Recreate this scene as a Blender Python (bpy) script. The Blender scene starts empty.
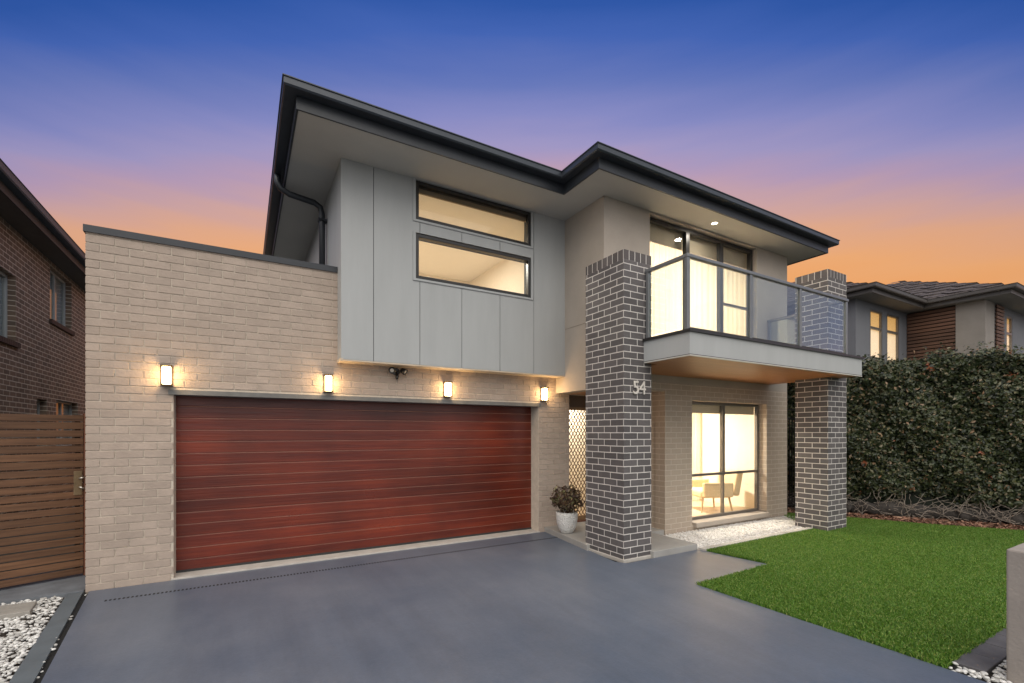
import bpy, bmesh, math, random
import numpy as np
from mathutils import Vector, Matrix
R = math.radians
random.seed(7); rng = np.random.default_rng(11)
S = bpy.context.scene
C = S.collection

# ------------------------------------------------------------------ camera
cam = bpy.data.cameras.new('camera'); co = bpy.data.objects.new('camera', cam); C.objects.link(co)
co.location = (0, 0, 1.64); co.rotation_euler = (R(90), 0, -R(30.13))
cam.sensor_width = 36; cam.lens = 462 / 1024 * 36; cam.shift_y = (432 - 341.5) / 1024
cam.clip_start = .05; cam.clip_end = 2000
S.camera = co
S.view_settings.view_transform = 'Standard'; S.view_settings.look = 'None'
S.view_settings.exposure = 0; S.view_settings.gamma = 1; S.view_settings.use_curve_mapping = False

def lin(r, g, b):
    f = lambda c: (c/255/12.92) if c/255 <= .04045 else ((c/255+.055)/1.055)**2.4
    return (f(r), f(g), f(b), 1)

# ------------------------------------------------------------------ dusk sky
W = bpy.data.worlds.new('World'); S.world = W; W.use_nodes = True
nt = W.node_tree; N = nt.nodes; L = nt.links; N.clear()
def nn(t, **k):
    n = N.new(t)
    for a, b in k.items(): setattr(n, a, b)
    return n
tc = nn('ShaderNodeTexCoord')
sep = nn('ShaderNodeSeparateXYZ'); L.new(tc.outputs['Generated'], sep.inputs[0])
mp = nn('ShaderNodeMapping'); mp.inputs['Scale'].default_value = (.9, .9, 8); L.new(tc.outputs['Generated'], mp.inputs[0])
nz = nn('ShaderNodeTexNoise'); nz.inputs['Scale'].default_value = 1.6; nz.inputs['Detail'].default_value = 5; L.new(mp.outputs[0], nz.inputs[0])
# the sunset glow lies beyond the house (azimuth GL) and thins out to both sides of it
GL = (.502, .865, 0)
gd_ = nn('ShaderNodeVectorMath', operation='DOT_PRODUCT'); gd_.inputs[1].default_value = GL; L.new(tc.outputs['Generated'], gd_.inputs[0])
gm = nn('ShaderNodeMath', operation='MAXIMUM'); gm.inputs[1].default_value = .22; L.new(gd_.outputs['Value'], gm.inputs[0])
dv = nn('ShaderNodeMath', operation='DIVIDE'); L.new(sep.outputs[2], dv.inputs[0]); L.new(gm.outputs[0], dv.inputs[1])
ma = nn('ShaderNodeMath', operation='MULTIPLY_ADD'); ma.inputs[1].default_value = .16; L.new(nz.outputs[0], ma.inputs[0])
ma2 = nn('ShaderNodeMath', operation='SUBTRACT'); ma2.inputs[1].default_value = .08; L.new(dv.outputs[0], ma2.inputs[0]); L.new(ma2.outputs[0], ma.inputs[2])
sc = nn('ShaderNodeMath', operation='MULTIPLY'); sc.inputs[1].default_value = 1/1.3; L.new(ma.outputs[0], sc.inputs[0])
ramp = nn('ShaderNodeValToRGB'); L.new(sc.outputs[0], ramp.inputs[0])
stops = [(0, (226,132,66)), (.28, (240,164,98)), (.36, (238,172,118)), (.437, (226,170,138)), (.50, (206,165,163)), (.556, (182,156,184)), (.61, (160,152,196)), (.675, (136,140,196)), (.76, (106,123,188)), (.85, (70,103,182)), (.935, (50,90,170)), (1.25, (40,78,156))]
e = ramp.color_ramp.elements
while len(e) > 1: e.remove(e[0])
e[0].position = 0; e[0].color = lin(*stops[0][1])
for p, c in stops[1:]:
    x = e.new(p/1.3); x.color = lin(*c)
fd = nn('ShaderNodeMapRange'); fd.inputs['From Min'].default_value = .5; fd.inputs['From Max'].default_value = .85; fd.inputs['To Min'].default_value = .87; fd.inputs['To Max'].default_value = 1; L.new(gd_.outputs['Value'], fd.inputs[0])
rs = nn('ShaderNodeVectorMath', operation='SCALE'); L.new(ramp.outputs[0], rs.inputs[0]); L.new(fd.outputs[0], rs.inputs['Scale'])
# the open sky behind the camera is paler and brighter
dot = nn('ShaderNodeVectorMath', operation='DOT_PRODUCT'); dot.inputs[1].default_value = (-.46, -.79, .40); L.new(tc.outputs['Generated'], dot.inputs[0])
mr = nn('ShaderNodeMapRange'); mr.interpolation_type = 'SMOOTHSTEP'; mr.inputs['From Min'].default_value = -.28; mr.inputs['From Max'].default_value = .6; mr.inputs['To Max'].default_value = 1; L.new(dot.outputs['Value'], mr.inputs[0])
mx = nn('ShaderNodeMix', data_type='RGBA'); L.new(mr.outputs[0], mx.inputs['Factor']); L.new(rs.outputs[0], mx.inputs['A']); mx.inputs['B'].default_value = (1.03, 1.03, 1.04, 1)
bg = nn('ShaderNodeBackground'); bg.inputs[1].default_value = 1.0; L.new(mx.outputs['Result'], bg.inputs[0])
wo = nn('ShaderNodeOutputWorld'); L.new(bg.outputs[0], wo.inputs[0])

sl = bpy.data.lights.new('afterglow', 'SUN'); sl.energy = 2.0; sl.angle = R(75); sl.color = (1, .92, .82)
so = bpy.data.objects.new('afterglow', sl); C.objects.link(so)
so.rotation_euler = Vector((.34, .62, -.95)).to_track_quat('-Z', 'Y').to_euler()

# ------------------------------------------------------------------ materials
def M(name, col=(.5,.5,.5), rough=.6, metal=0, var=.0, scale=8, bump=0, bscale=None, stretch=(1,1,1), spec=.5, col2=None, detail=6, coat=0):
    m = bpy.data.materials.new(name); m.use_nodes = True
    t = m.node_tree; b = t.nodes['Principled BSDF']
    b.inputs['Roughness'].default_value = rough; b.inputs['Metallic'].default_value = metal
    b.inputs['Specular IOR Level'].default_value = spec; b.inputs['Coat Weight'].default_value = coat
    c = tuple(col[:3]) + (1,)
    b.inputs['Base Color'].default_value = c
    if var or bump or col2:
        g = t.nodes.new('ShaderNodeTexCoord'); mp = t.nodes.new('ShaderNodeMapping'); mp.inputs['Scale'].default_value = stretch
        t.links.new(g.outputs['Object'], mp.inputs[0])
    if var or col2:
        n = t.nodes.new('ShaderNodeTexNoise'); n.inputs['Scale'].default_value = scale; n.inputs['Detail'].default_value = detail; n.inputs['Roughness'].default_value = .65
        t.links.new(mp.outputs[0], n.inputs[0])
        r = t.nodes.new('ShaderNodeValToRGB'); t.links.new(n.outputs[0], r.inputs[0])
        r.color_ramp.elements[0].position = .3; r.color_ramp.elements[1].position = .7
        c2 = tuple(col2[:3]) + (1,) if col2 else tuple(min(1, v*(1+var)) for v in c[:3]) + (1,)
        c1 = c if col2 else tuple(v*(1-var) for v in c[:3]) + (1,)
        r.color_ramp.elements[0].color = c1; r.color_ramp.elements[1].color = c2
        t.links.new(r.outputs[0], b.inputs['Base Color'])
    if bump:
        n2 = t.nodes.new('ShaderNodeTexNoise'); n2.inputs['Scale'].default_value = bscale or scale*4; n2.inputs['Detail'].default_value = 6
        t.links.new(mp.outputs[0], n2.inputs[0])
        bp = t.nodes.new('ShaderNodeBump'); bp.inputs['Strength'].default_value = bump; bp.inputs['Distance'].default_value = .01
        t.links.new(n2.outputs[0], bp.inputs['Height']); t.links.new(bp.outputs[0], b.inputs['Normal'])
    return m

def brick(name, c1, c2, mortar, msize=.010, bump=.6, rough=.8, bw=.24, rh=.086, off=.5, fade=0, vary=.12, smooth=.15, stain=None):
    m = bpy.data.materials.new(name); m.use_nodes = True
    t = m.node_tree; b = t.nodes['Principled BSDF']; b.inputs['Roughness'].default_value = rough
    uv = t.nodes.new('ShaderNodeUVMap')
    k = t.nodes.new('ShaderNodeTexBrick'); k.offset = off; k.squash = 1
    for a, v in (('Scale', 1), ('Mortar Size', msize/2), ('Mortar Smooth', smooth), ('Brick Width', bw), ('Row Height', rh), ('Bias', 0)): k.inputs[a].default_value = v
    # very small wobble so the courses are not ruler-straight
    wn = t.nodes.new('ShaderNodeTexNoise'); wn.inputs['Scale'].default_value = 9; wn.inputs['Detail'].default_value = 3; t.links.new(uv.outputs[0], wn.inputs[0])
    ws = t.nodes.new('ShaderNodeVectorMath'); ws.operation = 'MULTIPLY_ADD'; ws.inputs[1].default_value = (.006, .006, 0); t.links.new(wn.outputs['Color'], ws.inputs[0]); t.links.new(uv.outputs[0], ws.inputs[2])
    t.links.new(ws.outputs[0], k.inputs['Vector'])
    k.inputs['Color1'].default_value = tuple(c1)+(1,); k.inputs['Color2'].default_value = tuple(c2)+(1,); k.inputs['Mortar'].default_value = tuple(mortar)+(1,)
    g = t.nodes.new('ShaderNodeTexCoord')
    n = t.nodes.new('ShaderNodeTexNoise'); n.inputs['Scale'].default_value = 3.5; n.inputs['Detail'].default_value = 8; n.inputs['Roughness'].default_value = .7; t.links.new(g.outputs['Object'], n.inputs[0])
    mr = t.nodes.new('ShaderNodeMapRange'); mr.inputs['From Min'].default_value = .25; mr.inputs['From Max'].default_value = .75; mr.inputs['To Min'].default_value = 1-vary; mr.inputs['To Max'].default_value = 1+vary; t.links.new(n.outputs[0], mr.inputs[0])
    mu = t.nodes.new('ShaderNodeVectorMath'); mu.operation = 'SCALE'; t.links.new(k.outputs['Color'], mu.inputs[0]); t.links.new(mr.outputs[0], mu.inputs['Scale'])
    t.links.new(mu.outputs[0], b.inputs['Base Color'])
    n2 = t.nodes.new('ShaderNodeTexNoise'); n2.inputs['Scale'].default_value = 60; n2.inputs['Detail'].default_value = 4; t.links.new(g.outputs['Object'], n2.inputs[0])
    h = t.nodes.new('ShaderNodeMath'); h.operation = 'MULTIPLY_ADD'; h.inputs[1].default_value = -1; t.links.new(k.outputs['Fac'], h.inputs[0])
    h2 = t.nodes.new('ShaderNodeMath'); h2.operation = 'MULTIPLY'; h2.inputs[1].default_value = .35; t.links.new(n2.outputs[0], h2.inputs[0]); t.links.new(h2.outputs[0], h.inputs[2])
    bp = t.nodes.new('ShaderNodeBump'); bp.inputs['Strength'].default_value = bump; bp.inputs['Distance'].default_value = .02
    t.links.new(h.outputs[0], bp.inputs['Height']); t.links.new(bp.outputs[0], b.inputs['Normal'])
    return m

def glass(name, tint=(1,1,1), refl=1.0):
    m = bpy.data.materials.new(name); m.use_nodes = True
    t = m.node_tree; t.nodes.clear()
    o = t.nodes.new('ShaderNodeOutputMaterial'); tr = t.nodes.new('ShaderNodeBsdfTransparent'); gl = t.nodes.new('ShaderNodeBsdfGlossy')
    tr.inputs[0].default_value = tuple(tint)+(1,); gl.inputs['Roughness'].default_value = .02
    fr = t.nodes.new('ShaderNodeFresnel'); gg = t.nodes.new('ShaderNodeNewGeometry'); mi = t.nodes.new('ShaderNodeMapRange')
    mi.inputs['To Min'].default_value = 1.5; mi.inputs['To Max'].default_value = 1/1.5; t.links.new(gg.outputs['Backfacing'], mi.inputs[0]); t.links.new(mi.outputs[0], fr.inputs[0])
    mu = t.nodes.new('ShaderNodeMath'); mu.operation = 'MULTIPLY'; mu.inputs[1].default_value = refl; mu.use_clamp = True
    t.links.new(fr.outputs[0], mu.inputs[0])
    mx = t.nodes.new('ShaderNodeMixShader'); t.links.new(mu.outputs[0], mx.inputs[0]); t.links.new(tr.outputs[0], mx.inputs[1]); t.links.new(gl.outputs[0], mx.inputs[2])
    t.links.new(mx.outputs[0], o.inputs[0]); return m

def emit(name, col, s):
    m = M(name, (.8,.8,.8)); b = m.node_tree.nodes['Principled BSDF']
    b.inputs['Emission Color'].default_value = tuple(col)+(1,); b.inputs['Emission Strength'].default_value = s; return m

def leafmat(name, cols, rough=.45, trans=.25):
    m = bpy.data.materials.new(name); m.use_nodes = True
    t = m.node_tree; b = t.nodes['Principled BSDF']; b.inputs['Roughness'].default_value = rough
    g = t.nodes.new('ShaderNodeNewGeometry'); r = t.nodes.new('ShaderNodeValToRGB'); t.links.new(g.outputs['Random Per Island'], r.inputs[0])
    e = r.color_ramp.elements; r.color_ramp.interpolation = 'LINEAR'
    while len(e) > 1: e.remove(e[0])
    e[0].position = cols[0][0]; e[0].color = cols[0][1] + (1,)
    for p, c in cols[1:]: x = e.new(p); x.color = c + (1,)
    t.links.new(r.outputs[0], b.inputs['Base Color'])
    tl = t.nodes.new('ShaderNodeBsdfTranslucent'); t.links.new(r.outputs[0], tl.inputs[0])
    mx = t.nodes.new('ShaderNodeMixShader'); mx.inputs[0].default_value = trans
    t.links.new(b.outputs[0], mx.inputs[1]); t.links.new(tl.outputs[0], mx.inputs[2]); t.links.new(mx.outputs[0], t.nodes['Material Output'].inputs[0])
    return m

def wood(name, c1, c2, rough=.5, axis='x', scale=3.0, spec=.5):
    st = {'x': (.6, 14, 14), 'y': (14, .6, 14), 'z': (14, 14, .6)}[axis]
    m = M(name, c1, rough, col2=c2, scale=scale, bump=.25, bscale=scale*3, stretch=st, spec=spec, detail=8)
    # board to board difference
    t = m.node_tree; b = t.nodes['Principled BSDF']; r = [n for n in t.nodes if n.type == 'VALTORGB'][0]
    g = t.nodes.new('ShaderNodeNewGeometry'); mr = t.nodes.new('ShaderNodeMapRange'); mr.inputs['To Min'].default_value = .72; mr.inputs['To Max'].default_value = 1.25
    t.links.new(g.outputs['Random Per Island'], mr.inputs[0])
    mu = t.nodes.new('ShaderNodeVectorMath'); mu.operation = 'SCALE'; t.links.new(r.outputs[0], mu.inputs[0]); t.links.new(mr.outputs[0], mu.inputs['Scale']); t.links.new(mu.outputs[0], b.inputs['Base Color'])
    return m

BEIGE = brick('beige_brick', (.47,.375,.285), (.41,.325,.245), (.57,.48,.375), msize=.012, bump=1.2, vary=.12)
BEIGE2 = brick('pale_beige_brick', (.47,.385,.305), (.44,.36,.285), (.62,.545,.455), msize=.011, bump=.6, vary=.06)
DARK = brick('charcoal_brick', (.092,.084,.084), (.135,.122,.121), (.70,.66,.62), msize=.012, bump=.8, vary=.15)
SOLD = brick('charcoal_soldier_brick', (.095,.083,.080), (.14,.122,.118), (.66,.62,.58), msize=.012, bump=.8, bw=.100, rh=.5, off=0)
BROWN = brick('brown_brick', (.22,.152,.108), (.145,.108,.082), (.58,.51,.42), msize=.016, bump=.7, vary=.2)
RENDER = M('beige_render', (.43,.375,.32), .85, var=.07, scale=2.2, bump=.25, bscale=40)
GREYCLAD = M('grey_cladding', (.415,.425,.42), .55, var=.05, scale=2.5, bump=.05, bscale=30, stretch=(1.5,1.5,.25))
SHADOWGAP = M('dark_joint', (.07,.075,.08), .8, var=.1)
SOFFIT = M('soffit_sheet', (.50,.49,.46), .7, var=.04, scale=1.5)
FASCIA = M('charcoal_fascia', (.026,.030,.037), .4, var=.12, scale=3)
GUTTER = M('slate_gutter', (.045,.053,.066), .32, metal=.2, var=.1, scale=5)
ROOF = M('charcoal_roof', (.05,.055,.06), .5, var=.2, scale=4)
BLACKF = M('dark_window_frame', (.022,.02,.019), .35, var=.1)
GREYF = M('grey_window_frame', (.17,.155,.14), .35, metal=.3, var=.1)
POSTM = M('grey_anodised_post', (.20,.205,.21), .35, metal=.4, var=.08)
LINTEL = M('grey_lintel', (.17,.165,.155), .6, var=.2, scale=6, bump=.2)
GLASS = glass('window_glass', (.97,.98,.97), .8)
BALGLASS = glass('balustrade_glass', (.90,.94,.92), 1.9)
CREAM = M('cream_plaster', (.82,.74,.61), .8, var=.03)
CEIL = M('ceiling_paint', (.82,.77,.68), .85, var=.02)
FLOORW = wood('pale_floorboards', (.55,.42,.28), (.66,.52,.36), .4)
SHEER = M('sheer_curtain', (.88,.82,.70), .9, var=.05, scale=3, stretch=(20,1,1))
MAHOG = wood('mahogany_planks', (.088,.012,.007), (.165,.027,.010), .27, 'x', 1.4, .5)
GATEW = wood('weathered_merbau', (.085,.038,.018), (.22,.108,.052), .65, 'x', 2.2)
SLATW = wood('dark_cedar_slats', (.095,.045,.028), (.17,.085,.052), .6, 'y', 3)
BALW = wood('golden_timber_lining', (.36,.15,.05), (.46,.21,.08), .45, 'x', 1.6)
CONC = M('pale_concrete', (.46,.43,.39), .8, var=.14, scale=5, bump=.3)
PORCH = M('grey_porch_concrete', (.34,.33,.31), .7, var=.10, scale=4, bump=.2)
CHROME = M('brushed_metal', (.62,.58,.52), .28, metal=1)
LAMPB = M('bronze_lamp_metal', (.07,.05,.03), .4, metal=.5)
LAMPG = emit('lamp_diffuser', (1, .64, .28), 27)
LED = emit('downlight_disc', (1, .82, .55), 14)
WHITEC = None

# ------------------------------------------------------------------ builders
ORG = {}
def tag(o, label=None, cat=None, group=None, kind=None):
    for k, v in (('label', label), ('category', cat), ('group', group), ('kind', kind)):
        if v: o[k] = v
    return o
def thing(name, label, cat, loc=(0,0,0), rz=0, group=None):
    o = bpy.data.objects.new(name, None); C.objects.link(o); o.location = loc; o.rotation_euler = (0,0,rz); o.empty_display_size = .2
    ORG[o] = Vector(loc); return tag(o, label, cat, group)
def link_mesh(name, me, mat, parent=None, org=None):
    o = bpy.data.objects.new(name, me); C.objects.link(o); me.materials.append(mat)
    if parent is not None:
        o.parent = parent; L0 = ORG[parent]; ORG[o] = L0
    else:
        L0 = Vector(org or (0,0,0)); ORG[o] = L0; o.location = L0
    if L0.length: me.transform(Matrix.Translation(-L0))
    return o
class MB:
    def __init__(s): s.v = []; s.f = []; s.u = []; s.uo = 0; s.um = None
    def quad(s, pts, uv=None):
        i = len(s.v); s.v += [tuple(p) for p in pts]; s.f.append(tuple(range(i, i+len(pts)))); 
        if uv is None:
            a = Vector(pts[1])-Vector(pts[0]); b = Vector(pts[-1])-Vector(pts[0]); n = a.cross(b)
            ax = max(range(3), key=lambda k: abs(n[k]))
            if ax == 2: uv = [(p[0], p[1]) for p in pts]
            elif ax == 1: uv = [(p[0]+s.uo, p[2]) for p in pts]
            else: uv = [(-p[1]+s.uo if s.um is None else s.um-p[1]+s.uo, p[2]) for p in pts]
        s.u += uv; return s
    def box(s, x0, y0, z0, x1, y1, z1):
        i = len(s.v); P = [(x,y,z) for z in (z0,z1) for y in (y0,y1) for x in (x0,x1)]
        s.v += P
        for q in ((0,2,3,1),(4,5,7,6),(0,1,5,4),(2,6,7,3),(0,4,6,2),(1,3,7,5)):
            s.f.append(tuple(i+k for k in q)); pts = [P[k] for k in q]
            n = (Vector(pts[1])-Vector(pts[0])).cross(Vector(pts[2])-Vector(pts[0])); ax = max(range(3), key=lambda k: abs(n[k]))
            if ax == 2: s.u += [(p[0], p[1]) for p in pts]
            elif ax == 1: s.u += [(p[0]+s.uo, p[2]) for p in pts]
            else: s.u += [((-p[1] if s.um is None else s.um-p[1])+s.uo, p[2]) for p in pts]
        return s
    def prism(s, poly, z0, z1):
        i = len(s.v); n = len(poly)
        s.v += [(x,y,z0) for x,y in poly] + [(x,y,z1) for x,y in poly]
        s.f.append(tuple(i+k for k in reversed(range(n)))); s.u += [poly[k] for k in reversed(range(n))]
        s.f.append(tuple(i+n+k for k in range(n))); s.u += list(poly)
        for k in range(n):
            j = (k+1) % n; s.f.append((i+k, i+j, i+n+j, i+n+k)); s.u += [(0,z0),(1,z0),(1,z1),(0,z1)]
        return s
    def tube(s, pts, r, n=8, r1=None, cap=True):
        pts = [Vector(p) for p in pts]; m = len(pts); i0 = len(s.v); up = None
        for k, p in enumerate(pts):
            d = (pts[min(k+1,m-1)]-pts[max(k-1,0)]).normalized()
            a = d.cross(Vector((0,0,1)) if abs(d.z) < .9 else Vector((1,0,0))).normalized(); b = d.cross(a)
            rr = r if r1 is None else r+(r1-r)*k/(m-1)
            for q in range(n):
                t = 2*math.pi*q/n; s.v.append(tuple(p + a*math.cos(t)*rr + b*math.sin(t)*rr))
        for k in range(m-1):
            for q in range(n):
                w = (q+1) % n; s.f.append((i0+k*n+q, i0+k*n+w, i0+(k+1)*n+w, i0+(k+1)*n+q)); s.u += [(0,0)]*4
        if cap:
            s.f.append(tuple(i0+q for q in range(n))); s.u += [(0,0)]*n
            s.f.append(tuple(i0+(m-1)*n+q for q in reversed(range(n)))); s.u += [(0,0)]*n
        return s
    def lathe(s, prof, cx, cy, n=32):
        i0 = len(s.v); m = len(prof)
        for r, z in prof:
            for q in range(n):
                t = 2*math.pi*q/n; s.v.append((cx+r*math.cos(t), cy+r*math.sin(t), z))
        for k in range(m-1):
            for q in range(n):
                w = (q+1) % n; s.f.append((i0+k*n+q, i0+k*n+w, i0+(k+1)*n+w, i0+(k+1)*n+q)); s.u += [(q/n, prof[k][1]), ((q+1)/n, prof[k][1]), ((q+1)/n, prof[k+1][1]), (q/n, prof[k+1][1])]
        return s
    def build(s, name, mat, parent=None, org=None, bevel=0, smooth=False, fix=True):
        me = bpy.data.meshes.new(name); me.from_pydata(s.v, [], s.f)
        l = me.uv_layers.new(name='UVMap'); l.data.foreach_set('uv', np.array(s.u, dtype=np.float32).ravel())
        if fix:
            bm = bmesh.new(); bm.from_mesh(me); bmesh.ops.recalc_face_normals(bm, faces=bm.faces); bm.to_mesh(me); bm.free()
        if smooth: me.polygons.foreach_set('use_smooth', [True]*len(me.polygons))
        o = link_mesh(name, me, mat, parent, org)
        if bevel:
            b = o.modifiers.new('bevel', 'BEVEL'); b.width = bevel; b.segments = 2; b.limit_method = 'ANGLE'; b.angle_limit = R(40)
        return o
def minus(x0, z0, x1, z1, holes):
    "rectangles left of [x0,x1]x[z0,z1] after cutting holes (few, tall pieces)"
    xs = sorted({x0, x1, *[max(x0, min(x1, v)) for h in holes for v in (h[0], h[2])]})
    out = []
    for a, b in zip(xs, xs[1:]):
        if b-a < 1e-6: continue
        m = (a+b)/2; hs = sorted([(max(z0,h[1]), min(z1,h[3])) for h in holes if h[0] < m < h[2]]); z = z0
        for p, q in hs:
            if p-z > 1e-6: out.append((a, z, b, p))
            z = max(z, q)
        if z1-z > 1e-6: out.append((a, z, b, z1))
    return out
def wall_y(mb, x0, z0, x1, z1, y0, y1, holes=()):
    for a, b, c, d in minus(x0, z0, x1, z1, holes): mb.box(a, y0, b, c, y1, d)
def wall_x(mb, y0, z0, y1, z1, x0, x1, holes=()):
    for a, b, c, d in minus(y0, z0, y1, z1, holes): mb.box(x0, a, b, x1, c, d)
def sweep(path, prof, closed=False):
    "axis-aligned mitred sweep; prof = [(outward offset, z)]; outward is to the right of the path direction"
    mb = MB(); n = len(path); rings = []
    for k in range(n):
        p = Vector(path[k]); d0 = (p-Vector(path[k-1])).normalized() if k else None; d1 = (Vector(path[k+1])-p).normalized() if k < n-1 else None
        o0 = Vector((d0.y, -d0.x)) if d0 else None; o1 = Vector((d1.y, -d1.x)) if d1 else None
        if o0 is None: m = o1
        elif o1 is None: m = o0
        else: m = (o0+o1); m = m/(m.dot(o0))
        rings.append([(p.x+m.x*o, p.y+m.y*o, z) for o, z in prof])
    q = len(prof)
    for k in range(n-1):
        for j in range(q):
            w = (j+1) % q; mb.quad([rings[k][j], rings[k+1][j], rings[k+1][w], rings[k][w]])
    mb.quad(rings[0]); mb.quad(rings[-1][::-1]); return mb
def copy_tree(o, parent=None):
    c = o.copy(); C.objects.link(c); 
    if parent: c.parent = parent
    for ch in list(o.children): copy_tree(ch, c)
    return c
def np_mesh(name, V, F, mat, parent=None, org=None, kind=None, smooth=False):
    me = bpy.data.meshes.new(name); k = F.shape[1]
    me.vertices.add(len(V)); me.vertices.foreach_set('co', V.astype(np.float32).ravel())
    me.loops.add(F.size); me.loops.foreach_set('vertex_index', F.astype(np.int32).ravel())
    me.polygons.add(len(F)); me.polygons.foreach_set('loop_start', np.arange(0, F.size, k, dtype=np.int32)); me.polygons.foreach_set('loop_total', np.full(len(F), k, dtype=np.int32))
    if smooth: me.polygons.foreach_set('use_smooth', np.ones(len(F), dtype=bool))
    me.update(calc_edges=True); me.validate()
    return link_mesh(name, me, mat, parent, org)
def in_poly(x, y, poly):
    c = np.zeros(len(x), bool); n = len(poly)
    for i in range(n):
        x1, y1 = poly[i]; x2, y2 = poly[(i+1) % n]
        k = ((y1 > y) != (y2 > y)) & (x < (x2-x1)*(y-y1)/((y2-y1) if y2 != y1 else 1e-9)+x1); c ^= k
    return c
def struct(o, label=None): o['kind'] = 'structure'; return o

# ------------------------------------------------------------------ the setting: ground, drive, path, beds
SOIL = M('dark_soil', (.045,.035,.028), .95, var=.3, scale=12, bump=.8)
STREET = M('ground_cover_soil', (.10,.10,.085), .95, var=.3, scale=1.5, bump=.5)
struct(MB().prism([(-300,-300),(300,-300),(300,300),(-300,300)], -.4, -.045).build('ground', STREET))
DRIVE = M('slate_painted_concrete', (.082,.105,.148), .33, col2=(.150,.166,.202), scale=.55, bump=.12, bscale=60, spec=.4)
t = DRIVE.node_tree; b = t.nodes['Principled BSDF']
n = t.nodes.new('ShaderNodeTexNoise'); n.inputs['Scale'].default_value = .7; n.inputs['Detail'].default_value = 4
mr = t.nodes.new('ShaderNodeMapRange'); mr.inputs['From Min'].default_value = .3; mr.inputs['From Max'].default_value = .7; mr.inputs['To Min'].default_value = .24; mr.inputs['To Max'].default_value = .46
t.links.new(n.outputs[0], mr.inputs[0]); t.links.new(mr.outputs[0], b.inputs['Roughness'])
# wear: fine speckle, faint tyre scuffs along the drive
rp = [q for q in t.nodes if q.type == 'VALTORGB'][0]; gc = t.nodes.new('ShaderNodeTexCoord')
def wear(scale, stretch, lo, hi, a, b_, src):
    mp = t.nodes.new('ShaderNodeMapping'); mp.inputs['Scale'].default_value = stretch; t.links.new(gc.outputs['Object'], mp.inputs[0])
    q = t.nodes.new('ShaderNodeTexNoise'); q.inputs['Scale'].default_value = scale; q.inputs['Detail'].default_value = 7; q.inputs['Roughness'].default_value = .7; t.links.new(mp.outputs[0], q.inputs[0])
    m = t.nodes.new('ShaderNodeMapRange'); m.inputs['From Min'].default_value = lo; m.inputs['From Max'].default_value = hi; m.inputs['To Min'].default_value = a; m.inputs['To Max'].default_value = b_; t.links.new(q.outputs[0], m.inputs[0])
    v = t.nodes.new('ShaderNodeVectorMath'); v.operation = 'SCALE'; t.links.new(src, v.inputs[0]); t.links.new(m.outputs[0], v.inputs['Scale']); return v.outputs[0]
o1 = wear(28, (1,1,1), .3, .7, .93, 1.07, rp.outputs[0]); o2 = wear(1.6, (2.2,.25,1), .35, .65, .90, 1.06, o1); o3 = wear(3.0, (1,1,1), .66, .74, 1.0, .84, o2)
t.links.new(o3, b.inputs['Base Color'])
drive = [(-.35,-8),(4.21,-8),(4.21,3.31),(5.62,3.36),(5.49,4.27),(4.14,4.27),(4.06,4.4),(4.14,5.0),(4.34,6.30),(4.17,6.30),(4.17,6.33),(-.68,6.33),(-.68,6.30),(-1.378,6.30),(-1.148,4.15)]
struct(MB().prism(drive, -.12, 0).build('driveway', DRIVE))
struct(MB().prism([(-1.55,6.32),(-1.43,6.32),(-1.19,4.15),(-.41,-8),(-.54,-8),(-1.32,4.15)], -.12, -.002).build('driveway_edging', M('slate_edging_concrete', (.11,.13,.145), .55, var=.15, scale=4, bump=.2)))
struct(MB().prism([(-1.44,6.30),(-1.35,6.30),(-1.12,4.15),(-.30,-8),(-.42,-8),(-1.20,4.15)], -.1, -.022).build('joint_soil', M('black_joint_soil', (.012,.012,.012), .95, var=.4, scale=30, bump=1)))
struct(MB().prism([(-3.3,6.32),(-1.43,6.34),(-1.43,7.4),(-3.3,7.4)], -.12, .004).build('side_path', M('blue_grey_concrete', (.17,.185,.205), .6, var=.25, scale=4, bump=.25)))
struct(MB().box(-.70, 6.305, -.05, 4.19, 6.56, .018).build('garage_sill', CONC, bevel=.004))
struct(MB().prism([(4.62,4.28),(5.48,4.28),(5.48,5.14),(5.80,5.14),(5.80,6.55),(4.28,6.55),(4.28,6.32),(4.10,5.0),(4.62,5.0)], -.1, .08).build('porch', PORCH, bevel=.006))
struct(MB().box(5.49, 4.17, -.1, 8.30, 4.25, .03).build('gravel_edging', CONC, bevel=.005))
lawn = [(4.215,1.27),(5.45,1.27),(5.45,-3),(13.6,-3),(10.92,2.51),(9.91,4.38),(9.3,5.4),(8.3,5.4),(8.3,4.17),(5.50,4.17),(5.635,3.345),(4.215,3.31)]
struct(MB().prism(lawn, -.1, -.004).build('lawn_base', M('turf_backing', (.035,.075,.015), .95, var=.3, scale=20)))
struct(MB().prism([(10.93,2.50),(13.6,-3),(16,-3),(13,3),(9.7,9.5),(9.25,9.5),(9.25,5.41),(9.3,5.41),(9.92,4.38)], -.1, -.006).build('garden_bed', SOIL))
struct(MB().box(5.49, 4.25, -.1, 9.25, 5.13, -.004).build('gravel_bed', M('pale_grit', (.62,.59,.54), .95, var=.3, scale=60, bump=.5)))
struct(MB().prism([(-4,-3),(-.9,-3),(-1.30,4.15),(-1.53,6.30),(-4,6.30)], -.1, -.03).build('pebble_bed', SOIL))
struct(MB().box(4.215,-3,-.1,5.45,1.10,-.03).build('letterbox_bed', SOIL))
# paver row beside the letterbox
pv = MB()
for i in range(4): pv.box(4.36+i*.30, 1.10, -.1, 4.36+i*.30+.292, 1.27, .012)
struct(pv.build('paver_border', M('dark_paver', (.10,.095,.10), .7, var=.2, scale=6, bump=.3), bevel=.005))
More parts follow.
